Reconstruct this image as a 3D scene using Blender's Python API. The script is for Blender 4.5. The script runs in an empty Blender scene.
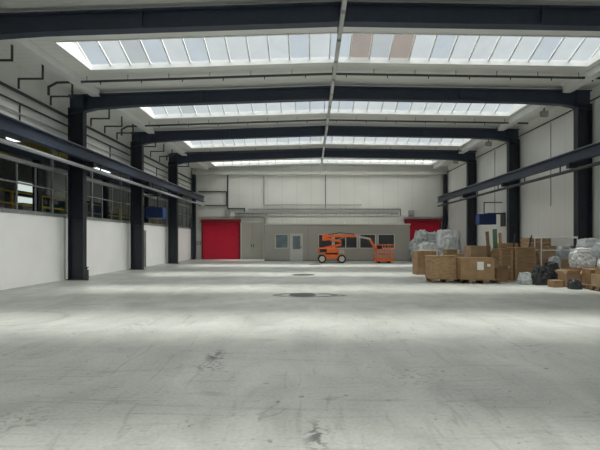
import bpy, bmesh, math, random
from mathutils import Vector, Matrix, noise
random.seed(4)
scene=bpy.context.scene
COL=scene.collection
scene.view_settings.view_transform='Standard'
scene.view_settings.look='None'

# ------------------------------------------------------------ materials
def newmat(name):
    m=bpy.data.materials.new(name); m.use_nodes=True
    nt=m.node_tree; nt.nodes.clear()
    out=nt.nodes.new('ShaderNodeOutputMaterial')
    return m,nt,out
def mat(name,col,rough=0.6,metal=0.0,var=0.08,scale=3.0,bump=0.0,bscale=20,spec=0.5):
    m,nt,out=newmat(name)
    b=nt.nodes.new('ShaderNodeBsdfPrincipled')
    b.inputs['Roughness'].default_value=rough; b.inputs['Metallic'].default_value=metal
    b.inputs['Specular IOR Level'].default_value=spec
    tc=nt.nodes.new('ShaderNodeTexCoord')
    n=nt.nodes.new('ShaderNodeTexNoise'); n.inputs['Scale'].default_value=scale; n.inputs['Detail'].default_value=5
    nt.links.new(tc.outputs['Object'],n.inputs['Vector'])
    r=nt.nodes.new('ShaderNodeValToRGB')
    r.color_ramp.elements[0].position=0.3; r.color_ramp.elements[1].position=0.7
    r.color_ramp.elements[0].color=[c*(1-var) for c in col]+[1]
    r.color_ramp.elements[1].color=[min(1,c*(1+var)) for c in col]+[1]
    nt.links.new(n.outputs['Fac'],r.inputs['Fac'])
    nt.links.new(r.outputs['Color'],b.inputs['Base Color'])
    if bump:
        n2=nt.nodes.new('ShaderNodeTexNoise'); n2.inputs['Scale'].default_value=bscale
        nt.links.new(tc.outputs['Object'],n2.inputs['Vector'])
        bp=nt.nodes.new('ShaderNodeBump'); bp.inputs['Strength'].default_value=bump; bp.inputs['Distance'].default_value=0.05
        nt.links.new(n2.outputs['Fac'],bp.inputs['Height']); nt.links.new(bp.outputs['Normal'],b.inputs['Normal'])
    nt.links.new(b.outputs['BSDF'],out.inputs['Surface'])
    return m
def panelmat(name,col,axis,pitch,line=0.82,width=0.02,rough=0.6):
    """painted cladding with thin panel joints every `pitch` metres along an axis"""
    m=mat(name,col,rough,0,0.04,0.6); nt=m.node_tree
    b=[n for n in nt.nodes if n.type=='BSDF_PRINCIPLED'][0]
    r=[n for n in nt.nodes if n.type=='VALTORGB'][0]
    tc=[n for n in nt.nodes if n.type=='TEX_COORD'][0]
    sp=nt.nodes.new('ShaderNodeSeparateXYZ'); nt.links.new(tc.outputs['Object'],sp.inputs[0])
    d=nt.nodes.new('ShaderNodeMath'); d.operation='DIVIDE'; d.inputs[1].default_value=pitch
    nt.links.new(sp.outputs[axis],d.inputs[0])
    f=nt.nodes.new('ShaderNodeMath'); f.operation='FRACT'; nt.links.new(d.outputs[0],f.inputs[0])
    l=nt.nodes.new('ShaderNodeMath'); l.operation='LESS_THAN'; l.inputs[1].default_value=width/pitch
    nt.links.new(f.outputs[0],l.inputs[0])
    mx=nt.nodes.new('ShaderNodeMix'); mx.data_type='RGBA'
    nt.links.new(l.outputs[0],mx.inputs[0]); nt.links.new(r.outputs['Color'],mx.inputs[6])
    mx.inputs[7].default_value=[c*line for c in col]+[1]
    nt.links.new(mx.outputs[2],b.inputs['Base Color'])
    return m
def woodmat(name,c1,c2,scale=(1,1,12),rough=0.75):
    m,nt,out=newmat(name)
    b=nt.nodes.new('ShaderNodeBsdfPrincipled'); b.inputs['Roughness'].default_value=rough
    tc=nt.nodes.new('ShaderNodeTexCoord'); mp=nt.nodes.new('ShaderNodeMapping')
    mp.inputs['Scale'].default_value=scale
    n=nt.nodes.new('ShaderNodeTexNoise'); n.inputs['Scale'].default_value=3; n.inputs['Detail'].default_value=6
    r=nt.nodes.new('ShaderNodeValToRGB'); r.color_ramp.elements[0].position=.35; r.color_ramp.elements[1].position=.68
    r.color_ramp.elements[0].color=list(c1)+[1]; r.color_ramp.elements[1].color=list(c2)+[1]
    nt.links.new(tc.outputs['Object'],mp.inputs[0]); nt.links.new(mp.outputs[0],n.inputs['Vector'])
    nt.links.new(n.outputs['Fac'],r.inputs[0]); nt.links.new(r.outputs[0],b.inputs['Base Color'])
    nt.links.new(b.outputs[0],out.inputs[0]); return m
def panemat(name,col,strength,trans=0.5):
    m,nt,out=newmat(name)
    e=nt.nodes.new('ShaderNodeEmission'); e.inputs[1].default_value=strength
    tc=nt.nodes.new('ShaderNodeTexCoord'); n=nt.nodes.new('ShaderNodeTexNoise'); n.inputs['Scale'].default_value=1.5
    r=nt.nodes.new('ShaderNodeValToRGB')
    r.color_ramp.elements[0].position=.3; r.color_ramp.elements[1].position=.7
    r.color_ramp.elements[0].color=[c*.8 for c in col]+[1]; r.color_ramp.elements[1].color=list(col)+[1]
    nt.links.new(tc.outputs['Object'],n.inputs['Vector']); nt.links.new(n.outputs['Fac'],r.inputs[0]); nt.links.new(r.outputs[0],e.inputs[0])
    t=nt.nodes.new('ShaderNodeBsdfTransparent'); t.inputs[0].default_value=[.92,.92,.90,1]
    mx=nt.nodes.new('ShaderNodeMixShader'); mx.inputs[0].default_value=trans
    nt.links.new(e.outputs[0],mx.inputs[1]); nt.links.new(t.outputs[0],mx.inputs[2])
    nt.links.new(mx.outputs[0],out.inputs[0]); return m
def emit(name,col,s):
    m,nt,out=newmat(name); e=nt.nodes.new('ShaderNodeEmission')
    e.inputs[0].default_value=list(col)+[1]; e.inputs[1].default_value=s
    nt.links.new(e.outputs[0],out.inputs[0]); return m

def floormat():
    m,nt,out=newmat('concrete_floor')
    N=nt.nodes.new; L=nt.links.new
    b=N('ShaderNodeBsdfPrincipled')
    tc=N('ShaderNodeTexCoord')
    def noi(scale,det,sc=(1,1,1),dist=0):
        mp=N('ShaderNodeMapping'); mp.inputs['Scale'].default_value=sc; L(tc.outputs['Object'],mp.inputs[0])
        n=N('ShaderNodeTexNoise'); n.inputs['Scale'].default_value=scale; n.inputs['Detail'].default_value=det
        n.inputs['Distortion'].default_value=dist; L(mp.outputs[0],n.inputs['Vector']); return n.outputs['Fac']
    def ramp(s,p0,p1,v0,v1):
        r=N('ShaderNodeMapRange'); r.inputs[1].default_value=p0;r.inputs[2].default_value=p1;r.inputs[3].default_value=v0;r.inputs[4].default_value=v1
        L(s,r.inputs[0]); return r.outputs[0]
    def M(op,a,c):
        x=N('ShaderNodeMath'); x.operation=op
        for i,v in enumerate((a,c)):
            if isinstance(v,(int,float)): x.inputs[i].default_value=v
            else: L(v,x.inputs[i])
        return x.outputs[0]
    v=ramp(noi(0.35,6,(1,1,1),.6),.3,.7,.84,1.10)
    v=M('MULTIPLY',v,ramp(noi(1.3,8,(1,.6,1),1.0),.3,.7,.84,1.12))
    v=M('MULTIPLY',v,ramp(noi(25,4),.3,.7,.90,1.08))
    v=M('MULTIPLY',v,ramp(noi(1.1,4,(6,.7,1),1.5),.60,.70,1.0,.82))
    v=M('MULTIPLY',v,ramp(noi(1.0,4,(.5,5,1),2.0),.58,.72,1.0,.78))
    v=M('MULTIPLY',v,ramp(noi(7,2),.69,.74,1.0,.5))
    v=M('MULTIPLY',v,ramp(noi(3.5,5,(1,2.5,1),3),.62,.69,1.0,.76))
    # hairline wandering scratches: narrow band around a noise level
    hair=M('ABSOLUTE',M('SUBTRACT',noi(.45,3,(1,1,1),1.2),.5),0)
    v=M('MULTIPLY',v,ramp(M('ADD',hair,M('MULTIPLY',ramp(noi(1.7,2),.45,.6,1,0),.02)),0,.004,.72,1.0))
    sp=N('ShaderNodeSeparateXYZ'); L(tc.outputs['Object'],sp.inputs[0])
    def blob(cx,cy,rx,ry,strength,ring=None,thr=.5,ns=6):
        dx=M('DIVIDE',M('SUBTRACT',sp.outputs[0],cx),rx); dy=M('DIVIDE',M('SUBTRACT',sp.outputs[1],cy),ry)
        d=M('SQRT',M('ADD',M('MULTIPLY',dx,dx),M('MULTIPLY',dy,dy)),0)
        if ring:
            k=ramp(M('ABSOLUTE',M('SUBTRACT',d,1.0),0),ring*.4,ring,1,0)
            nn=ramp(noi(2.5,4),.30,.5,.35,1)
        else:
            k=ramp(d,.2,1,1,0); nn=ramp(noi(ns,5,(1,1,1),.6),thr,thr+.06,0,1)
        return M('SUBTRACT',1.0,M('MULTIPLY',M('MULTIPLY',k,nn),strength))
    for a in [(-.15,12.8,.85,.45,.85,.2),(.35,12.7,.6,.3,.7,.2),(-6.3,9.0,1.2,.9,.2,.08),
              (-1.33,6.1,.15,.38,.85,None,.45,9),(-1.3,5.6,.26,.5,.6,None,.52,14),(.05,3.6,.14,.42,.7,None,.48,12),(-3.2,8.2,.4,.9,.35,None,.52,11),(-2.6,3.9,.4,.4,.4,None,.53,14),(1.2,5.2,.5,.6,.35,None,.55,14),(-4.2,6.2,.7,.6,.3,None,.55,10),(3.4,6.5,.6,.5,.3,None,.55,10)]:
        v=M('MULTIPLY',v,blob(*a))
    hs=N('ShaderNodeMix'); hs.data_type='RGBA'; hs.blend_type='MULTIPLY'; hs.inputs[0].default_value=1
    hs.inputs[6].default_value=(.415,.435,.405,1)
    cmb=N('ShaderNodeCombineColor'); 
    for i in range(3): L(v,cmb.inputs[i])
    L(cmb.outputs[0],hs.inputs[7]); L(hs.outputs[2],b.inputs['Base Color'])
    L(ramp(noi(.8,5),.3,.7,.34,.58),b.inputs['Roughness'])
    b.inputs['Specular IOR Level'].default_value=.4
    L(b.outputs[0],out.inputs[0]); return m

M_floor=floormat()
M_white=mat('white_painted_plaster',(.90,.90,.89),.6,0,.03,.8)
M_clad=panelmat('white_wall_cladding_y',(.82,.82,.79),1,1.15,.86,.03)
M_back=panelmat('white_wall_cladding_x',(.74,.74,.69),0,1.2,.86,.04)
M_ceil=panelmat('ceiling_deck',(.84,.84,.81),1,.3,.88,.03)
M_curb=mat('white_curb_paint',(.82,.83,.82),.5,0,.03)
M_steel=mat('dark_navy_steel_paint',(.016,.020,.032),.5,0,.15,4)
M_steel2=mat('blue_grey_steel_paint',(.038,.052,.085),.5,0,.12,4)
M_grey=mat('galvanised_grey',(.32,.33,.33),.45,.4,.1,6)
M_dgrey=mat('dark_grey_pipe',(.06,.065,.07),.5,.2,.1,6)
M_cover=mat('dark_cast_iron',(.075,.07,.08),.6,.2,.3,9)
M_lpipe=mat('pale_grey_pipe',(.38,.40,.42),.45,.2,.08,6)
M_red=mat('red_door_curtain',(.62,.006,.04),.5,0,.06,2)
M_reddark=mat('dark_red_strip',(.22,.008,.015),.5,0,.08,2)  # plain darker red paint of the roll-up door jambs and hood
M_beige=mat('warm_grey_partition_panel',(.46,.45,.40),.6,0,.04,1)
M_trim=mat('white_trim',(.70,.70,.66),.5,0,.03)
M_glassd=mat('dark_window_glass',(.07,.08,.085),.12,0,.3,1.2)
M_glassl=mat('bluish_window_glass',(.20,.25,.27),.15,0,.3,1.5)
M_orange=mat('orange_machine_paint',(.82,.17,.04),.4,0,.06,3)
M_black=mat('black_rubber',(.015,.015,.016),.7,0,.2,8)
M_rim=mat('cream_rim_paint',(.55,.53,.48),.5,0,.05)
M_cream=mat('cream_boom_paint',(.55,.52,.45),.45,0,.05)
M_card=mat('brown_cardboard',(.33,.205,.11),.8,0,.18,3,.1,8)
M_card2=mat('pale_cardboard',(.43,.305,.185),.8,0,.15,3,.1,8)
M_tape=mat('tan_packing_tape',(.42,.28,.15),.35,0,.05)
M_paper=mat('white_paper',(.8,.8,.76),.7,0,.03)
M_wood=woodmat('raw_crate_wood',(.25,.15,.075),(.44,.29,.16))
M_wood2=woodmat('weathered_pallet_wood',(.17,.11,.065),(.36,.25,.15))
M_ply=woodmat('plywood',(.34,.21,.105),(.52,.35,.20),(2,2,6))
M_plast=mat('white_plastic_sheet',(.70,.72,.72),.3,0,.14,2,.6,5)
M_plast2=mat('pale_grey_plastic_film',(.52,.56,.57),.25,0,.2,3,.6,7)
M_blackbag=mat('black_plastic_bag',(.03,.033,.038),.3,0,.3,4,.5,10)
M_blue=mat('deep_blue_heater_paint',(.02,.055,.21),.45,0,.08)
M_yellow=mat('yellow_machine_paint',(.50,.36,.05),.5,0,.1)
M_bay=mat('neighbour_bay_wall_paint',(.25,.26,.25),.7,0,.1,1)
M_green=mat('green_board',(.10,.22,.14),.6,0,.1)
M_bluet=mat('blue_tub_plastic',(.03,.10,.30),.4,0,.08)
M_panes=[panemat('skylight_glass_pale',(.74,.81,.82),.80),panemat('skylight_glass_blue',(.56,.68,.76),.75),
         panemat('skylight_glass_grey',(.50,.55,.56),.6),panemat('skylight_glass_stained',(.42,.28,.17),.6,.3)]
M_baywin=emit('bay_window_daylight',(.75,.85,.8),.8)
M_tube=emit('fluorescent_tube_glow',(.9,.97,1),2.0)
M_lampoff=mat('white_lamp_diffuser',(.55,.55,.53),.4,0,.03)

# ------------------------------------------------------------ mesh builder
class MB:
    def __init__(s): s.bm=bmesh.new()
    def box(s,x0,x1,y0,y1,z0,z1,rot=None,mi=0):
        c=Vector(((x0+x1)/2,(y0+y1)/2,(z0+z1)/2))
        m=Matrix.Translation(c)
        if rot is not None: m=m@rot
        m=m@Matrix.Diagonal((abs(x1-x0),abs(y1-y0),abs(z1-z0),1))
        r=bmesh.ops.create_cube(s.bm,size=1,matrix=m)
        if mi:
            for f in {f for v in r['verts'] for f in v.link_faces}: f.material_index=mi
        return s
    def cyl(s,p0,p1,r,seg=12,r2=None):
        p0=Vector(p0);p1=Vector(p1);d=p1-p0
        q=d.to_track_quat('Z','Y').to_matrix().to_4x4()
        bmesh.ops.create_cone(s.bm,cap_ends=True,segments=seg,radius1=r,radius2=r if r2 is None else r2,depth=d.length,
            matrix=Matrix.Translation((p0+p1)/2)@q)
        return s
    def path(s,pts,r,seg=10):
        for a,b in zip(pts[:-1],pts[1:]): s.cyl(a,b,r,seg)
        for p in pts[1:-1]:
            bmesh.ops.create_uvsphere(s.bm,u_segments=seg,v_segments=6,radius=r*1.02,matrix=Matrix.Translation(Vector(p)))
        return s
    def beam(s,p0,p1,w,h,up=(0,0,1)):
        p0=Vector(p0);p1=Vector(p1);d=(p1-p0); y=d.normalized(); u=Vector(up)
        x=y.cross(u).normalized(); z=x.cross(y).normalized()
        R=Matrix((x,y,z)).transposed().to_4x4()
        bmesh.ops.create_cube(s.bm,size=1,matrix=Matrix.Translation((p0+p1)/2)@R@Matrix.Diagonal((w,d.length,h,1)))
        return s
    def quad(s,pts,mi=0):
        f=s.bm.faces.new([s.bm.verts.new(p) for p in pts]); f.material_index=mi; return s
    def prism(s,prof,y0,y1):
        a=[s.bm.verts.new((x,y0,z)) for x,z in prof]; b=[s.bm.verts.new((x,y1,z)) for x,z in prof]
        n=len(prof); s.bm.faces.new(a); s.bm.faces.new(b[::-1])
        for i in range(n): s.bm.faces.new((a[i],b[i],b[(i+1)%n],a[(i+1)%n]))
        bmesh.ops.recalc_face_normals(s.bm,faces=s.bm.faces[:])
        return s
    def make(s,name,mats,parent=None,loc=(0,0,0),bevel=0,rz=0,label=None,smooth=False):
        me=bpy.data.meshes.new(name); s.bm.to_mesh(me); s.bm.free()
        if not isinstance(mats,(list,tuple)): mats=[mats]
        for m in mats: me.materials.append(m)
        o=bpy.data.objects.new(name,me); COL.objects.link(o)
        o.location=loc; o.rotation_euler=(0,0,rz)
        if parent: o.parent=parent
        if smooth:
            for p in me.polygons: p.use_smooth=True
        if bevel:
            b=o.modifiers.new('bevel','BEVEL'); b.width=bevel; b.segments=2; b.limit_method='ANGLE'
        if label: o['label']=label
        return o
def thing(name,label,cat,loc=(0,0,0),rz=0,group=None):
    o=bpy.data.objects.new(name,None); o.empty_display_size=.2; COL.objects.link(o)
    o.location=loc; o.rotation_euler=(0,0,rz); o['label']=label; o['category']=cat
    if group: o['group']=group
    return o
def tag(o,label,cat,group=None):
    o['label']=label;o['category']=cat
    if group:o['group']=group
    return o
def structure(o,label,cat):
    o['kind']='structure'; o['label']=label; o['category']=cat; return o

# ------------------------------------------------------------ dims
XL,XR=-9.9,11.3; XC=.78; YB=36.5; YF=-8.0
def sl(x): return (.032 if x<XC else .016)*abs(x-XC)
def rz_(x): return 7.88-sl(x)
def bz(x):  return 7.24-sl(x)*1.05   # underside of rafter
FR=[11.5,17.7,23.8,30.0]
BANDS=[(1.1,3.3),(7.2,9.4),(13.3,15.5),(19.4,21.7),(26.1,28.6),(33.9,35.7)]
BX0,BX1=-7.75,9.75

structure(MB().box(-22,XR+.3,YF,YB+.3,-.3,0).make('floor',M_floor),'pale grey worn concrete floor with scuffs and tyre marks','floor')
structure(MB().box(XR,XR+.3,YF,YB,0,8.0).make('wall_right',M_clad),'white painted panel wall','wall')
structure(MB().box(-22,XR+.3,YB,YB+.3,0,8.2).make('wall_back',M_back),'white panelled end wall','wall')
structure(MB().box(-22,XR+.3,YF-.3,YF,0,8.2).make('wall_front',M_back),'white panelled end wall','wall')
structure(MB().box(XL-.2,XL,YF,YB,0,2.5).make('wall_left',M_white),'bright white low partition wall','wall')
structure(MB().box(XL-.2,XL,YF,YB,5.45,8.0).make('wall_left_upper',M_clad),'white upper cladding above the crane rail','wall')
structure(MB().box(-22.3,-22,YF,YB,0,8.2).make('wall_left_outer',M_bay),'grey outer wall of the neighbouring bay','wall')
structure(MB().box(XL-.24,XL+.03,YF,YB,2.5,2.58).make('trim_1',M_grey),'grey metal coping on low wall','trim')

c=MB()
def cs(x0,x1,y0,y1):
    xs=sorted(set([x0,x1]+([XC] if x0<XC<x1 else [])))
    for a,b in zip(xs[:-1],xs[1:]):
        c.prism([(a,rz_(a)),(b,rz_(b)),(b,rz_(b)+.12),(a,rz_(a)+.12)],y0,y1)
ys=YF
for a,b in BANDS:
    cs(XL-.2,XR+.2,ys,a); cs(XL-.2,BX0,a,b); cs(BX1,XR+.2,a,b); ys=b
cs(XL-.2,XR+.2,ys,YB+.2)
structure(c.make('ceiling',M_ceil),'pale grey metal deck ceiling with long skylight openings','ceiling')
structure(MB().box(-22,XL-.2,YF,YB,7.6,7.75).make('ceiling_left_bay',M_bay),'grey ceiling of the neighbouring bay','ceiling')
# ridge skylights
for k,(a,b) in enumerate(BANDS):
    w=bpy.data.objects.new('window_%d'%(k+1),None); COL.objects.link(w)
    w.location=(XC,(a+b)/2,rz_(XC)); structure(w,'long pitched ribbon roof skylight with many glass panes','skylight')
    off=Vector((XC,(a+b)/2,rz_(XC)))
    n=25; st=(BX1-BX0)/n; G=MB(); F=MB(); H=.14; R=.60; mid=(a+b)/2
    P=lambda x,y,z:(x-off.x,y-off.y,z-off.z)
    for i in range(n):
        x0=BX0+i*st; x1=x0+st
        mi=random.choice([0,0,0,0,1,1,2])
        if k==2 and i in (13,15): mi=3
        if k==2 and i in (14,): mi=2
        G.quad([P(x0,mid,rz_(x0)+R),P(x1,mid,rz_(x1)+R),P(x1,b,rz_(x1)+H),P(x0,b,rz_(x0)+H)],mi)
        G.quad([P(x0,a,rz_(x0)+H),P(x1,a,rz_(x1)+H),P(x1,mid,rz_(x1)+R),P(x0,mid,rz_(x0)+R)],random.choice([0,0,1]))
    for i in range(n+1):
        x=BX0+i*st
        F.beam(P(x,a,rz_(x)+H-.02),P(x,mid,rz_(x)+R-.02),.055,.06)
        F.beam(P(x,mid,rz_(x)+R-.02),P(x,b,rz_(x)+H-.02),.055,.06)
    for (x0,x1) in ((BX0,XC),(XC,BX1)):
        for yy in (a,b):
            F.beam(P(x0,yy,rz_(x0)+.07),P(x1,yy,rz_(x1)+.07),.05,.20)
        F.beam(P(x0,mid,rz_(x0)+R),P(x1,mid,rz_(x1)+R),.08,.06)
    for x in (BX0,BX1):
        F.box(x-XC-.03,x-XC+.03,a-off.y,b-off.y,rz_(x)-off.z-.04,rz_(x)-off.z+.17)
        z=rz_(x)-off.z
        F.quad([(x-XC,a-off.y,z+.15),(x-XC,b-off.y,z+.15),(x-XC,mid-off.y,z+R)])
    G.make('skylight_glass',M_panes,w); F.make('skylight_frame',M_curb,w)

# portal frames
def isec_col(x0,x1,z1):
    m=MB(); t=.035; w=.15
    m.box(x0,x0+t,-w,w,0,z1); m.box(x1-t,x1,-w,w,0,z1); m.box(x0+t,x1-t,-.015,.015,0,z1)
    m.box(x0-.05,x1+.05,-w-.06,w+.06,0,.03)
    for z in (2.4,4.55): m.box(x0+t,x1-t,-w,w,z,z+.03)
    return m
for i,y in enumerate(FR):
    f=thing('portal_frame','dark navy steel portal frame spanning the hall','steel frame',(0,y,0),group='steel portal frames of the hall')
    isec_col(-9.7,-9.1,6.9).make('column',M_steel,f)
    isec_col(10.65,11.22,7.05).make('column',M_steel,f)
    r=MB(); 
    xs=[-9.7,-8.6,-7,-4.5,-2,XC,3.5,6,8.5,10.1,11.22]
    hz=lambda x: bz(x)-.28*max(0,1-min(abs(x+9.7),abs(x-11.22))/1.4)
    top=lambda x: bz(x)+.52
    r.prism([(x,hz(x)) for x in xs]+[(x,hz(x)+.035) for x in xs[::-1]],-.14,.14)
    r.prism([(x,top(x)-.035) for x in xs]+[(x,top(x)) for x in xs[::-1]],-.14,.14)
    r.prism([(x,hz(x)+.03) for x in xs]+[(x,top(x)-.03) for x in xs[::-1]],-.012,.012)
    for x in (-9.1,-4.4,XC,6,10.65): r.box(x-.015,x+.015,-.13,.13,hz(x)+.03,top(x)-.03)
    r.make('rafter',M_steel2,f)
f=thing('end_wall_frame','dark steel end frame posts against the end wall','steel frame',(0,YB-.2,0))
for x in (XL+.25,XR-.25):
    MB().box(x-.12,x+.12,-.15,.18,0,7.0).make('column',M_steel,f)
MB().box(XL+.3,XR-.3,-.1,.18,7.0,7.25).make('rafter',M_trim,f)

def runway(x,z,side,label):
    t=thing('crane_runway',label,'crane rail',(x,0,z))
    m=MB(); m.box(-.13,.13,YF+.1,YB-.4,-.03,0); m.box(-.13,.13,YF+.1,YB-.4,-.42,-.39); m.box(-.012,.012,YF+.1,YB-.4,-.39,-.03)
    m.make('rail_beam',M_steel2,t)
    MB().box(-.03,.03,YF+.1,YB-.4,0,.06).make('rail',M_grey,t)
    for y in FR:
        b=MB(); xe=(-9.1-x if side<0 else 10.65-x); a0,a1=sorted((xe,side*-.1))
        b.box(a0,a1,y-.1,y+.1,-.62,-.42); b.make('bracket',M_steel,t)
    m=MB(); m.cyl((0,YF+.1,-.72),(0,YB-.4,-.72),.07,12)
    m.make('conductor_pipe',M_lpipe if side<0 else M_dgrey,t)
    y=-6
    while y<36:
        MB().box(-.02,.02,y-.02,y+.02,-.66,-.42).make('hanger',M_dgrey,t); y+=3.05
runway(-8.8,5.14,-1,'long blue-grey steel crane runway with pipe beneath it')
runway(10.42,5.1,1,'long blue-grey steel crane runway along white wall')

t=structure(bpy.data.objects.new('window_20',None),'steel framed glazing strip opening to the neighbouring bay','window'); COL.objects.link(t)
t.location=(XL-.1,0,2.58)
m=MB()
y=YF+.5
k=0
while y<YB-.1:
    w=.05 if k%3 else .09
    m.box(-w/2,w/2,y-w/2,y+w/2,0,1.72 if k%3 else 2.6); y+=1.02; k+=1
m.box(-.04,.04,YF+.1,YB-.1,.0,.06); m.box(-.04,.04,YF+.1,YB-.1,.95,1.0); m.box(-.05,.05,YF+.1,YB-.1,1.66,1.80)
m.make('window_frame',M_grey,t)
structure(MB().box(XL-.25,XL+.02,YF+.1,YB-.05,5.2,5.45).make('trim_2',M_steel2),'dark steel edge beam below upper cladding','trim')
# neighbour bay
o=MB()
for yy in [8,13,18,23,28,33]:
    o.box(-21.99,-21.93,yy,yy+2.6,3.4,6.0)
structure(o.make('window_21',M_baywin),'tall daylight windows of the neighbouring bay','window')
g=thing('overhead_crane','yellow box girder overhead travelling crane','crane',(-16,20.2,5.5))
MB().box(-5.6,4.9,-.25,.25,0,.55).make('girder',M_yellow,g)
MB().box(-.5,.4,-.5,.5,-.5,0).make('hoist',M_yellow,g)
MB().box(4.6,5.0,-1.4,1.4,-.25,0).make('end_carriage',M_yellow,g)
MB().box(-5.8,-5.4,-1.4,1.4,-.25,0).make('end_carriage',M_yellow,g)
for xx in (-11.2,-21.6):
    t=thing('bay_crane_beam','dark steel runway beam of the neighbouring bay','crane rail',(xx,0,5.25))
    MB().box(-.15,.15,YF+.1,YB-.1,-.4,0).make('rail_beam',M_steel2,t)
    for yy in (12,18,24,30,36): MB().box(-.12,.12,yy-.12,yy+.12,-5.25,-.4).make('post',M_steel,t)
mz=thing('mezzanine','grey steel mezzanine with yellow guard rails','mezzanine',(-15.5,25,0))
MB().box(-3.5,3.3,-11,11,2.35,2.55).make('deck',M_grey,mz)
m=MB()
for z in (3.1,3.6): m.box(3.22,3.28,-11,11,z-.035,z+.035)
for i in range(12): m.box(3.2,3.3,-11+2*i-.03,-11+2*i+.03,2.55,3.62)
m.make('guard_rail',M_yellow,mz)
for xx in (-3.2,3):
    for yy in (-10.5,-3.5,3.5,10.5): MB().box(xx-.1,xx+.1,yy-.1,yy+.1,0,2.35).make('support_post',M_steel,mz)
for i in range(7):
    y=15.5+i*3.0
    tag(MB().box(-.9,.9,-.9,.9,0,1.0+.35*math.sin(i*2)).box(-.95,.95,-.95,.95,1.0+.35*math.sin(i*2),1.06+.35*math.sin(i*2)).make('storage_bin',[M_bluet,M_grey,M_lpipe,M_green,M_bluet][i%5],loc=(-14.4,y,2.55),bevel=.02),'stored container with lid standing on the mezzanine','container','containers on the mezzanine')
for i in range(4):
    t=thing('tube_lamp','lit fluorescent tube lamp hanging in the neighbouring bay','lamp',(-15,11+i*6.5,6.62))
    MB().box(-.1,.1,-2.4,2.4,.03,.1).make('lamp_body',M_trim,t)
    MB().cyl((0,-2.3,0),(0,2.3,0),.05,8).make('tube',M_tube,t)
    for s in (-1.2,1.2): MB().cyl((0,s,.1),(0,s,.975),.01,6).make('suspension',M_dgrey,t)

def panel_door(name,x,y0,y1,z1,m,label):
    d=bpy.data.objects.new(name,None); COL.objects.link(d); d.location=(x,(y0+y1)/2,0); structure(d,label,'door')
    h=(y1-y0)/2
    MB().box(.005,.05,-h+.08,h-.08,0.01,z1-.06).make('door_leaf',m,d)
    MB().box(0,.08,-h,-h+.08,0,z1).box(0,.08,h-.08,h,0,z1).box(0,.08,-h,h,z1-.06,z1+.02).make('door_frame',M_grey,d)
    MB().cyl((.1,h-.2,1.05),(.1,h-.34,1.05),.015,8).cyl((.05,h-.2,1.05),(.1,h-.2,1.05),.012,8).make('handle',M_dgrey,d)
panel_door('door_5',XL,25.0,26.2,2.15,M_grey,'grey steel door in low wall')

# ------------------------------------------------------------ back wall
def roll_door(name,x0,x1,z1):
    d=bpy.data.objects.new(name,None); COL.objects.link(d); d.location=((x0+x1)/2,YB,0); structure(d,'bright red high-speed roll-up door','door')
    w=(x1-x0)/2
    m=MB(); n=4
    for i in range(n): 
        z=i*(z1-.2)/n; m.box(-w+.12,w-.12,-.075,-.02,z,z+(z1-.2)/n-.02)
        m.box(-w+.12,w-.12,-.07,-.02,z+(z1-.2)/n-.02,z+(z1-.2)/n)
    m.make('door_curtain',M_red,d)
    for a_,b_ in ((-w,-w+.13),(w-.13,w)): MB().box(a_,b_,-.16,-.01,0,z1).make('door_jamb',M_reddark,d)
    MB().box(-w-.05,w+.05,-.22,-.01,z1-.2,z1+.05).make('door_hood',M_reddark,d,bevel=.02)
roll_door('door_1',-9.05,-5.85,3.25); roll_door('door_2',7.75,10.75,3.3)
d=bpy.data.objects.new('door_3',None); COL.objects.link(d); d.location=(-4.85,YB,0); structure(d,'pale grey double service door','door')
MB().box(-.9,-.01,-.08,-.02,.01,3.05).make('door_leaf',M_beige,d); MB().box(.01,.9,-.08,-.02,.01,3.05).make('door_leaf',M_beige,d)
MB().box(-.98,-.9,-.1,-.01,0,3.1).box(.9,.98,-.1,-.01,0,3.1).box(-.98,.98,-.1,-.01,3.05,3.15).make('door_frame',M_trim,d)
for a_ in (-.12,.06): MB().box(a_,a_+.06,-.12,-.08,1,1.25).make('handle',M_dgrey,d)

of=thing('site_office','low warm-grey partition office with windows and door','office',(2.0,33.6,0))
W=5.55;H=2.75;D=2.85
wall=MB()
ops=[(-4.75,-3.72,.95,2.05),(-3.6,-2.62,0,2.1),(-1.45,-.35,.95,2.05),(-.25,1.55,.95,2.05),(1.7,2.95,.95,2.05),(3.1,4.4,.95,2.05)]
x=-W
for (a,b,z0,z1) in ops:
    wall.box(x,a,0,.08,0,H)
    if z0>0: wall.box(a,b,0,.08,0,z0)
    wall.box(a,b,0,.08,z1,H); x=b
wall.box(x,W,0,.08,0,H); wall.box(-W,-W+.08,.08,D,0,H); wall.box(W-.08,W,.08,D,0,H)
wall.make('office_wall',M_beige,of)
MB().box(-W-.05,W+.05,-.06,D,H,H+.1).make('office_roof',M_trim,of)
sk=MB()
for (a,b) in ((-W,-3.6),(-2.62,W)): sk.box(a,b,-.015,0,0,.1)
sk.make('skirting',M_grey,of)
for i in range(1,10): 
    xx=-W+i*1.11
    if not any(a-.05<xx<b+.05 for a,b,_,_ in ops): MB().box(xx-.02,xx+.02,-.012,0,.1,H).make('panel_joint',M_grey,of)
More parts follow.
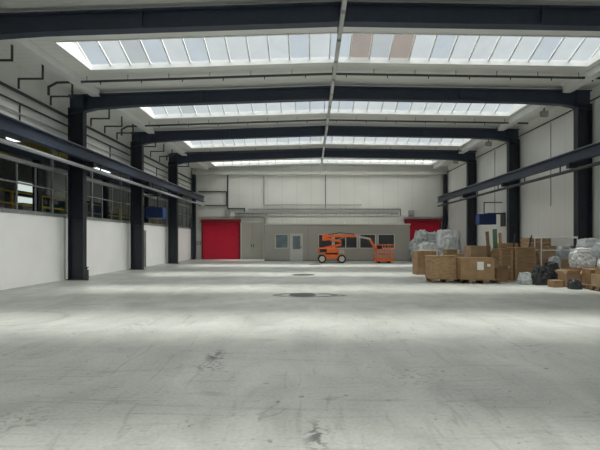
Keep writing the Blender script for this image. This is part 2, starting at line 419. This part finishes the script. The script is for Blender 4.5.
for j,(a,b,z0,z1) in enumerate(ops):
    fr=MB(); t_=.06
    fr.box(a,a+t_,-.02,.09,z0,z1).box(b-t_,b,-.02,.09,z0,z1).box(a,b,-.02,.09,z1-t_,z1)
    if z0>0: fr.box(a,b,-.03,.09,z0,z0+t_)
    if j==1:
        fr.make('door_frame',M_trim,of)
        MB().box(a+t_,b-t_,.02,.06,0.01,.9).box(a+t_,a+.2,.02,.06,.9,z1-t_).box(b-.2,b-t_,.02,.06,.9,z1-t_).box(a+.2,b-.2,.02,.06,1.9,z1-t_).make('office_door',M_trim,of)
        MB().box(a+.2,b-.2,.03,.05,.9,1.9).make('door_glass',M_glassl,of)
        MB().box(b-.18,b-.12,-.03,.02,.98,1.12).make('door_handle',M_dgrey,of)
    else:
        if b-a>1.5: fr.box((a+b)/2-.03,(a+b)/2+.03,-.02,.09,z0,z1)
        fr.make('window_frame',M_trim,of)
        MB().box(a+t_,b-t_,.03,.05,z0+t_,z1-t_).make('window_glass',M_glassl if j in (0,) else M_glassd,of)
zr=H+.1
for i,(x,w,h) in enumerate([(-1.6,1.2,.18),(.3,1.7,.12),(2.2,1.5,.2),(4.0,1.1,.14)]):
    m=MB()
    for q in range(3): m.box(-w/2+.02*q,w/2-.03*q,-.5,.3,q*h/3,(q+1)*h/3)
    tag(m.make('ceiling_panel_stack',M_trim,loc=(x+1.2,34.6,zr)),'stacked white spare panels lying on the office roof','panels','spare panels on office roof')

t=thing('cable_tray','galvanised cable tray fixed along the end wall','cable tray',(0,YB,3.75))
MB().box(-6.3,7.2,-.3,-.28,0,.1).box(-6.3,7.2,-.06,-.04,0,.1).box(-6.3,7.2,-.3,-.04,-.01,.01).make('tray',M_grey,t)
for i in range(12): MB().box(-6+i*1.15,-5.96+i*1.15,-.3,-.005,-.06,-.01).make('bracket',M_dgrey,t)
def pipe(name,label,pts,r,m,cat='pipe',group=None):
    p0=Vector(pts[0]); o=MB().path([tuple(Vector(p)-p0) for p in pts],r).make(name,m,loc=p0,smooth=False)
    return tag(o,label,cat,group)
yb=YB-.07
pipe('wall_pipe','dark pipe running down end wall and turning sideways',[(-6.9,yb,7.1),(-6.9,yb,4.2),(-5.5,yb,4.2),(-5.5,yb,3.95)],.05,M_dgrey)
pipe('wall_pipe','dark pipe running along end wall above red door',[(-9.3,yb,4.45),(-7.0,yb,4.45),(-7.0,yb,5.6),(-9.3,yb,5.6)],.045,M_dgrey)
pipe('wall_pipe','thin grey pipe run along the end wall',[(-9.2,yb,3.5),(10.9,yb,3.5)],.035,M_lpipe)
pipe('wall_pipe','grey pipe run with bend on end wall',[(-3.9,yb,6.9),(-3.9,yb,4.5),(4.2,yb,4.5)],.035,M_grey)
pipe('wall_pipe','thin dark conduit along end wall above office',[(-5.2,yb,4.15),(7.4,yb,4.15),(7.4,yb,3.6)],.03,M_dgrey)
pipe('wall_pipe','thin dark vertical conduit on end wall',[(1.2,yb,7.0),(1.2,yb,4.25)],.025,M_dgrey)
pipe('wall_pipe','vertical grey pipe beside office roof',[(-3.8,yb,0),(-3.8,yb,3.4)],.05,M_grey)
for x,s,z in ((-6.9,.35,3.65),(8.3,.45,3.6),(-9.3,.3,1.2)):
    t=thing('junction_box','small grey electrical box fixed to end wall','electrical box',(x,YB,z))
    MB().box(-s/2,s/2,-.16,0,0,s).make('box_body',M_grey,t,bevel=.01)
    MB().box(-s/2+.03,s/2-.03,-.175,-.16,.03,s-.03).make('box_cover',M_lpipe,t)

# ------------------------------------------------------------ ceiling services
for i,y in enumerate([10.0,16.1,22.3,29.3]):
    t=thing('ceiling_pipe','dark pipe hung crosswise below ceiling with drops','pipe',(0,y,0),group='crosswise ceiling pipes')
    dz=-.20
    MB().path([(-9.6,0,6.9),(-9.6,0,7.2),(-9.3,0,rz_(-9.3)+dz),(XC,0,rz_(XC)+dz),(11,0,rz_(11)+dz)],.045,8).make('pipe_run',M_dgrey,t)
    for k in range(13):
        x=-8.2+k*1.5
        MB().cyl((x,0,rz_(x)+dz),(x,0,rz_(x)),.012,6).make('pipe_hanger',M_dgrey,t)
        if x+.5<10.9: MB().cyl((x+.5,0,rz_(x+.5)+dz),(x+.5,0,rz_(x+.5)+dz-.12),.02,6).make('sprinkler_head',M_dgrey,t)
t=thing('light_trunking','slim lamp trunking hung along the roof ridge','lamp',(XC,0,7.14))
MB().box(-.06,.06,3,YB-.4,0,.06).make('trunking',M_grey,t)
for k in range(22):
    y=3.2+k*1.5
    MB().box(-.045,.045,y,y+1.3,-.05,0).make('lamp_tube',M_lampoff,t)
for k in range(11): MB().cyl((0,3.9+3*k,.06),(0,3.9+3*k,.74),.012,6).make('suspension',M_dgrey,t)
for x in (-8.55,10.15):
    for y0,y1 in ((2,11.3),(11.7,17.5),(17.9,23.6),(24.0,29.8),(30.2,36)):
        m=MB(); z=rz_(x)-.012
        m.box(-.14,.14,y0,y1,-.24,0); m.box(-.17,.17,y0,y1,-.27,-.24)
        tag(m.make('eaves_duct',M_curb,loc=(x,0,z)),'white boxed duct running along the ceiling edge','duct','white ducts along ceiling edges')
pipe('eaves_pipe','dark pipe running along the upper white wall',[(-9.78,2,6.55),(-9.78,YB-.4,6.55)],.055,M_dgrey)
pipe('eaves_pipe','dark pipe running along the upper white wall',[(-9.82,2,6.2),(-9.82,YB-.4,6.2)],.035,M_dgrey)
pipe('eaves_pipe','pale pipe running along the upper white wall',[(-9.82,2,5.85),(-9.82,YB-.4,5.85)],.03,M_lpipe)
pipe('eaves_pipe','thin pipe running along the white wall under ceiling',[(11.26,2,7.2),(11.26,YB-.4,7.2)],.03,M_dgrey)
for i,y in enumerate([10.2,11.9,13.1,14.6,16.4,19.4,20.7,22.0,25.2,26.6,28.2,32]):
    pipe('branch_pipe','short bent branch pipe from wall pipe to ceiling',[(-9.7,y,6.62),(-9.7,y,6.95),(-8.9,y,6.95),(-8.9,y,rz_(-8.9))],.035,M_dgrey,group='branch pipes along the eaves')
for i,y in enumerate([12.9,14.9,19.1,21.6,25.6,28.1]):
    pipe('drop_pipe','thin vertical drop pipe clipped to upper white wall',[(-9.86,y,6.2),(-9.86,y,5.46)],.025,M_dgrey,group='drop pipes on upper white wall')
for y in (15.5,20.7,27):
    pipe('wall_conduit','thin vertical conduit on white wall',[(11.28,y,3.2),(11.28,y,7.1)],.02,M_grey,group='conduits on white wall')
for y in (13.8,20.2,26.5,32.5):
    t=thing('wall_floodlight','small grey floodlight on bracket below ceiling','lamp',(10.7,y,rz_(10.7)-.01),group='floodlights below ceiling')
    MB().box(-.16,.16,-.1,.1,-.45,-.2).make('lamp_head',M_grey,t,bevel=.02)
    MB().box(-.02,.02,-.02,.02,-.2,.0).make('bracket',M_dgrey,t)
    MB().box(-.13,.13,-.115,-.1,-.42,-.23).make('lamp_glass',M_lampoff,t)

def heater(x,y,z,side,label):
    t=thing('unit_heater',label,'heater',(x,y,z))
    MB().box(-.5,.5,-.3,.3,0,.62).make('casing',M_blue,t,bevel=.03)
    m=MB()
    for i in range(6): m.box(-.42,.42,-.33,-.29,.08+i*.09,.10+i*.09)
    m.make('louvre',M_dgrey,t)
    MB().cyl((0,.3,.31),(0,.36,.31),.26,20).make('fan_guard',M_black,t)
    e=side*(abs((XR if side>0 else XL)-x)-.04)
    a0,a1=sorted((0,e))
    MB().box(a0,a1,-.25,-.2,.62,.68).box(a0,a1,.2,.25,.62,.68).box(e-.03,e+.03,-.3,.3,-.1 if side>0 else -.4,.7).make('bracket',M_dgrey,t)
    m=MB(); m.path([(.1*-side,0,.62),(.1*-side,0,1.3),(e*.95,0,1.3)],.03); m.make('supply_pipe',M_dgrey,t)
heater(-8.95,25.4,2.85,-1,'deep blue unit heater bracketed above low wall')
heater(10.25,25.8,2.5,1,'deep blue unit heater bracketed on white wall')

t=thing('fire_extinguisher','small dark fire extinguisher standing by steel column','fire extinguisher',(-8.9,17.45,0))
MB().cyl((0,0,0.0),(0,0,.42),.08,16).make('tank',M_dgrey,t); MB().cyl((0,0,.42),(0,0,.5),.03,8).box(-.02,.08,-.015,.015,.5,.53).make('valve',M_black,t)

# floor covers
for (x,y,r) in ((-.35,20.2,.55),(-.25,12.8,.42),(.25,28.8,.4)):
    t=thing('manhole_cover','round dark steel cover set in the concrete floor','manhole cover',(x,y,0))
    MB().cyl((0,0,0),(0,0,.008),r,32).make('cover_rim',M_grey,t)
    MB().cyl((0,0,.008),(0,0,.014),r*.9,32).make('cover_plate',M_cover,t)

# ------------------------------------------------------------ boom lift
bl=thing('boom_lift','orange articulating boom lift with folded arm and basket','boom lift',(1.45,31.2,0))
MB().box(-.75,.75,-.6,.6,.28,.58).box(-.95,.95,-.45,.45,.3,.45).make('chassis',M_orange,bl,bevel=.03)
for sx in (-.68,.68):
    for sy in (-.68,.68):
        w=bpy.data.objects.new('wheel',None); COL.objects.link(w); w.parent=bl; w.location=(sx,sy,.29)
        MB().cyl((0,-.11,0),(0,.11,0),.29,24).make('tyre',M_black,w,bevel=.03)
        MB().cyl((0,-.125,0),(0,.125,0),.19,20).make('rim',M_rim,w)
MB().cyl((0,0,.57),(0,0,.70),.45,20).make('slew_ring',M_black,bl)
MB().box(-.95,.45,-.62,.62,.68,1.05).box(-.6,.5,-.5,.5,.68,.9).make('turntable',M_orange,bl,bevel=.06)
MB().box(-.85,-.35,-.625,-.615,.76,.98).make('vent_grille',M_black,bl)
MB().box(.5,.9,-.35,.35,.6,.85).make('battery_cover',M_cream,bl,bevel=.03)
MB().beam((-.55,0,1.0),(.85,0,1.32),.2,.17).make('lower_arm',M_orange,bl)
MB().beam((.85,0,1.46),(-.45,0,1.72),.18,.16).make('middle_arm',M_orange,bl)
MB().box(.7,.98,-.14,.14,1.2,1.58).make('knuckle',M_black,bl,bevel=.02)
MB().box(-.65,-.3,-.14,.14,1.55,2.0).make('knuckle',M_orange,bl,bevel=.02)
MB().beam((-.5,0,1.88),(1.7,0,1.90),.2,.19).make('upper_boom',M_orange,bl)
MB().beam((1.6,0,1.9),(2.75,0,1.68),.13,.13).make('telescopic_section',M_cream,bl)
MB().beam((2.7,0,1.72),(3.2,0,.75),.12,.14).make('jib',M_orange,bl)
MB().cyl((0,0,1.45),(1.0,0,1.82),.045,10).make('lift_cylinder',M_grey,bl)
MB().path([(-.4,.12,1.95),(.6,.14,2.12),(1.6,.12,2.02)],.025,8).make('cable_hose',M_black,bl)
bk=MB(); X0,X1,Y0,Y1,Z0,Z1=3.1,4.3,-.7,.7,.12,1.25
bk.box(X0,X1,Y0,Y1,Z0,Z0+.05)
for z in (.6,.9,1.25):
    for yy in (Y0,Y1): bk.cyl((X0,yy,z),(X1,yy,z),.028,8)
    for xx in (X0,X1): bk.cyl((xx,Y0,z),(xx,Y1,z),.028,8)
for xx in (X0,X0+.4,X0+.8,X1):
    for yy in (Y0,Y1): bk.cyl((xx,yy,Z0),(xx,yy,Z1),.024,8)
bk.box(X0,X1,Y0-.01,Y0+.01,Z0,.32); bk.box(X0,X1,Y1-.01,Y1+.01,Z0,.32)
bk.make('basket',M_orange,bl)
MB().box(3.15,3.5,-.66,-.4,.98,1.3).make('control_box',M_black,bl,bevel=.02)
for a_ in (3.25,3.95): MB().box(a_,a_+.15,-.5,.5,0,.13).make('basket_foot',M_black,bl)

# ------------------------------------------------------------ cargo
def pallet(x,y,rz=0,w=1.2,d=.8,label='weathered wooden pallet on the concrete floor'):
    t=thing('pallet',label,'pallet',(x,y,0),rz)
    for i in range(5):
        yy=-d/2+.05+i*(d-.1)/4; MB().box(-w/2,w/2,yy-.05,yy+.05,.122,.144).make('deck_board',M_wood2,t)
    for xx in (-w/2+.07,0,w/2-.07):
        m=MB(); m.box(xx-.05,xx+.05,-d/2,d/2,.10,.122); m.box(xx-.05,xx+.05,-d/2,d/2,0,.02)
        for yy in (-d/2+.07,0,d/2-.07): m.box(xx-.05,xx+.05,yy-.06,yy+.06,.02,.10)
        m.make('bearer',M_wood2,t)
    return t
def carton(x,y,z,w,d,h,m=None,rz=0,label='brown cardboard carton sealed with tape',paper=False,flaps=False):
    t=thing('cardboard_box',label,'box',(x,y,z),rz)
    if flaps:
        b=MB(); k=.012
        b.box(-w/2,w/2,-d/2,-d/2+k,0,h).box(-w/2,w/2,d/2-k,d/2,0,h).box(-w/2,-w/2+k,-d/2+k,d/2-k,0,h).box(w/2-k,w/2,-d/2+k,d/2-k,0,h).box(-w/2+k,w/2-k,-d/2+k,d/2-k,0,k)
        b.make('carton_body',m or M_card,t)
        for s in (-1,1):
            MB().beam((s*w/2,0,h),(s*(w/2+.12),0,h+.13),d*.96,.01).make('flap',m or M_card,t)
            MB().beam((0,s*d/2,h),(0,s*(d/2+.06),h+.16),w*.96,.01).make('flap',m or M_card,t)
    else:
        MB().box(-w/2,w/2,-d/2,d/2,0,h).make('carton_body',m or M_card,t,bevel=.008)
        MB().box(-w/2-.004,w/2+.004,-.035,.035,h*.75,h+.004).make('tape',M_tape,t)
    if paper:
        MB().box(-.02,.22,-d/2-.008,-d/2,h*.45,h*.45+.3).make('paper_label',M_paper,t)
        MB().box(w*.28,w*.28+.12,-d/2-.008,-d/2,h*.6,h*.6+.1).make('paper_label',M_paper,t)
    return t
def crate(x,y,z,w,d,h,rz=0,m=None,label='raw timber shipping crate with battens',lid=True):
    m=m or M_wood
    t=thing('wooden_crate',label,'crate',(x,y,z),rz)
    b=MB(); n=max(3,int(h/.17))
    for i in range(n):
        a=i*h/n; e=(i+1)*h/n-.012
        b.box(-w/2,w/2,-d/2,-d/2+.02,a,e); b.box(-w/2,w/2,d/2-.02,d/2,a,e)
        b.box(-w/2,-w/2+.02,-d/2+.02,d/2-.02,a,e); b.box(w/2-.02,w/2,-d/2+.02,d/2-.02,a,e)
    b.box(-w/2+.02,w/2-.02,-d/2+.02,d/2-.02,0,.03)
    b.make('side_board',m,t)
    for xx in (-w/2+.05,w/2-.05)+((0,) if w>1.1 else ()):
        for s in (-1,1): MB().box(xx-.05,xx+.05,s*d/2,s*(d/2+.022),0,h).make('batten',M_ply,t)
    if lid: MB().box(-w/2-.03,w/2+.03,-d/2-.03,d/2+.03,h,h+.025).make('lid',M_ply,t)
    return t
def bundle(name,x,y,z,w,d,h,seed,m,label,cat,amp=.12,taper=.25,lean=0,rz=0):
    bm=bmesh.new(); bmesh.ops.create_cube(bm,size=1)
    bmesh.ops.subdivide_edges(bm,edges=bm.edges[:],cuts=15,use_grid_fill=True)
    big=w>1.2
    for v in bm.verts:
        p=v.co.copy(); z01=p.z+.5
        q=Vector((p.x,p.y,p.z)); s=q.normalized()*.60
        q=q.lerp(s,.34)
        k=1-taper*max(0,z01-.35)
        n1=noise.noise_vector(p*(2.6 if big else 1.8)+Vector((seed,seed*2,0))); n2=noise.noise_vector(p*(10 if big else 7)+Vector((seed*3,0,seed)))
        q=Vector((q.x*w*k+lean*z01*z01,q.y*d*k,max(0,(q.z+.5))*h))+Vector((n1.x*w,n1.y*d,n1.z*h*.9))*amp*1.6*(z01**.5)+n2*amp*(.9 if big else .4)
        if p.z<-.49: q.z=0
        q.z=max(q.z,0.0)
        v.co=q
    me=bpy.data.meshes.new(name); bm.to_mesh(me); bm.free(); me.materials.append(m)
    o=bpy.data.objects.new(name,me); COL.objects.link(o); o.location=(x,y,z); o.rotation_euler=(0,0,rz)
    return tag(o,label,cat)

pallet(5.1,16.85); crate(4.96,16.85,.144,.98,.72,.84,0,M_ply,'plywood transport box standing on a wooden pallet')
pallet(6.36,16.5); carton(6.10,16.5,.144,1.24,.8,.80,M_card,0.0,'large brown cardboard box with white shipping papers',paper=True)
pallet(5.7,18.6); crate(5.7,18.6,.144,1.1,.75,.62,label='low timber crate behind the cardboard boxes')
carton(5.9,18.6,.79,.45,.4,.25,M_card2,0,'small open cardboard carton on timber crate',flaps=True)
pallet(7.1,18.9); crate(7.1,18.9,.144,1.05,.75,.68); carton(7.15,18.9,.85,.85,.7,.5,M_card2,.03,'pale cardboard box on top of a timber crate')
carton(5.3,20.6,0,.9,.7,1.1,M_card,.1)
carton(7.28,17.0,0,.42,.5,.48,M_card,.0,'small open brown carton on the floor',flaps=True)
crate(7.72,17.75,0,.55,.7,1.22,label='tall narrow timber crate with battens')
crate(8.45,17.75,0,.80,.7,1.28,.0,label='tall timber crate with plywood lid')
pallet(9.7,18.9); carton(9.65,18.9,.144,1.0,.6,.75,M_card2,flaps=True,label='open pale cardboard carton on a pallet')
for i,(x,dx,h,w,m) in enumerate([(7.55,-.25,1.95,.14,M_wood2),(7.8,-.18,2.05,.18,M_green),(8.05,-.22,1.9,.12,M_ply),(8.35,.12,1.85,.05,M_dgrey),(8.9,.25,1.8,.04,M_dgrey)]):
    o=MB().beam((0,-.0,0),(dx,-.25,h),w,.02 if w>.1 else w,(0,1,0)).make('timber_board' if w>.1 else 'metal_rod',m,loc=(x,18.5,0.0))
    tag(o,'long board leaning upright against timber crates' if w>.1 else 'thin dark rod leaning against timber crates','board' if w>.1 else 'rod')
crate(10.35,20.3,0,1.0,.8,1.68,0,M_ply,'tall plywood transport case near the white wall')
carton(9.3,20.9,0,.8,.6,1.45,M_card,.1,'tall brown cardboard carton standing near the wall')
crate(10.75,18.9,0,.7,.7,1.35,.0,M_wood2,'open weathered timber crate near wall',lid=False)
# tube trolley (white)
t=thing('tube_trolley','white tubular metal trolley with tall hoops','trolley',(9.3,17.35,0))
m=MB()
for yy in (-.25,.25):
    m.path([(-.35,yy,.12),(-.35,yy,1.68),(1.05,yy,1.72),(1.05,yy,.12)],.02,8)
    for z in (.3,1.2): m.cyl((-.35,yy,z),(1.05,yy,z),.015,8)
for z in (.3,1.68):
    for xx in (-.35,1.05): m.cyl((xx,-.25,z),(xx,.25,z),.018,8)
m.box(-.35,1.05,-.25,.25,.28,.3)
m.make('tube_rack',M_curb,t)
for xx in (-.35,1.05):
    for yy in (-.25,.25): MB().cyl((xx,yy-.02,.06),(xx,yy+.02,.06),.06,12).make('caster',M_black,t)
carton(9.3,17.35,.3,.55,.4,.55,M_card,0,'brown carton resting on the trolley frame')
carton(9.98,17.35,.3,.6,.4,.55,M_card2,0,'pale carton resting on the trolley frame')
carton(9.3,17.35,.86,.45,.38,.38,M_card2,0,'small carton stacked on a brown carton')
bundle('wrapped_bundle',9.98,17.35,.86,.55,.4,.5,71,M_plast2,'crumpled film wrapped parcel stacked on a carton','bundle',.04,.3)
bundle('black_sack',8.2,15.75,0,.5,.5,.66,3,M_blackbag,'tied black plastic sack on the floor','sack',.08,.4)
bundle('black_sack',8.74,16.0,0,.45,.5,.78,9,M_blackbag,'tall slumped black plastic sack on the floor','sack',.08,.4)
bundle('grey_sack',7.75,15.95,0,.40,.42,.42,14,M_plast2,'slumped grey plastic sack on the floor','sack',.08,.4)
bundle('grey_sack',9.12,16.5,0,.42,.4,.95,19,M_plast2,'tall grey plastic sack standing on the floor','sack',.06,.35)
pallet(9.8,15.5); carton(9.55,15.5,.144,.68,.6,.5,M_card,0); carton(10.17,15.5,.144,.46,.6,.5,M_card2,0)
bundle('wrapped_bundle',9.55,15.5,.65,.66,.55,.66,21,M_plast,'crumpled white plastic wrapped goods on cartons','bundle',.07,.25)
bundle('wrapped_bundle',10.2,15.5,.65,.46,.55,.85,23,M_plast2,'tall crumpled white plastic wrapped goods on carton','bundle',.06,.25)
pallet(10.6,16.75,0,1.0,.8); carton(10.6,16.75,.144,.9,.7,.8,M_card2)
bundle('wrapped_bundle',10.6,16.75,.95,.85,.65,.7,27,M_plast,'clear plastic wrapped bundle stacked on a carton','bundle',.06,.25)
carton(8.85,15.1,0,.5,.45,.42,M_card2,.05,'small open pale carton on the floor',flaps=True)
carton(8.3,14.95,0,.34,.34,.24,M_card,.1,'small brown carton on the floor')
bundle('black_sack',8.6,14.35,0,.34,.34,.32,83,M_blackbag,'small dark plastic sack beside cartons','sack',.05,.35)
pallet(9.5,13.7,0,1.2,.8)
carton(9.2,13.7,.144,.58,.6,.38,M_card2,.0,'pale carton on a pallet'); carton(9.82,13.7,.144,.56,.6,.62,M_card,.0)
carton(9.2,13.7,.53,.42,.45,.22,M_card,.0,'flat brown carton stacked on a pale carton')
bundle('wrapped_bundle',9.2,13.7,.758,.38,.4,.25,33,M_plast,'small white plastic wrapped parcel on carton','bundle',.03,.3)
pallet(9.4,14.55,0,.9,.6); carton(9.35,14.55,.144,.5,.45,.5,M_card,.0,'brown carton on a small pallet')
t=thing('plastic_tub','blue plastic tub resting on a carton','tub',(9.82,13.7,.77))
m=MB(); m.box(-.25,.25,-.2,.2,0,.02); m.box(-.25,-.23,-.2,.2,.02,.22).box(.23,.25,-.2,.2,.02,.22).box(-.23,.23,-.2,-.18,.02,.22).box(-.23,.23,.18,.2,.02,.22).make('tub_body',M_bluet,t)
MB().box(-.27,.27,-.22,-.2,.19,.22).box(-.27,.27,.2,.22,.19,.22).box(-.27,-.25,-.2,.2,.19,.22).box(.25,.27,-.2,.2,.19,.22).make('tub_rim',M_bluet,t)
bundle('wrapped_machine',8.6,33.4,0,2.0,1.6,2.15,43,M_plast2,'large machine wrapped in slumping white plastic sheeting','wrapped machine',.13,.35,.1)
bundle('wrapped_machine',9.75,31.4,0,1.6,1.3,2.25,48,M_plast,'tall goods wrapped in white plastic film','wrapped machine',.11,.3)
bundle('wrapped_machine',8.1,30.6,0,1.25,1.1,1.35,57,M_plast,'low goods covered with crumpled plastic film','wrapped machine',.12,.3)
crate(9.1,26.6,0,1.1,.8,.75,0,label='low timber crate beside wrapped goods')
carton(10.3,27.2,0,.8,.8,1.1,M_card)
carton(8.0,23.5,0,1.0,.8,.7,M_card2,.1,flaps=True,label='open pale cardboard carton on the floor')
crate(9.6,23.0,0,1.2,.9,1.0,.0)

# ------------------------------------------------------------ lights
def sun(name,energy,angle,rot,col):
    l=bpy.data.lights.new(name,'SUN'); l.energy=energy; l.angle=math.radians(angle); l.color=col
    o=bpy.data.objects.new(name,l); COL.objects.link(o); o.rotation_euler=rot; o.location=(0,15,20)
    return o
sun('zenith_daylight',8,13,(math.radians(1),0,0),(1,.98,.94))
sun('sky_daylight',9,110,(0,0,0),(1,1,.99))
sun('side_daylight',8,46,(0,math.radians(40),0),(1,.99,.96))
w=bpy.data.worlds.new('sky'); scene.world=w; w.use_nodes=True
bg=w.node_tree.nodes['Background']; bg.inputs[0].default_value=(.83,.90,.95,1); bg.inputs[1].default_value=.86

cd=bpy.data.cameras.new('camera'); cam=bpy.data.objects.new('camera',cd); COL.objects.link(cam)
cam.location=(0,0,1.6); cam.rotation_euler=(math.pi/2,0,0)
cd.sensor_width=36; cd.lens=440/600*36
cd.shift_x=-(311-300)/600; cd.shift_y=(240-225)/600
cd.clip_end=200
scene.camera=cam
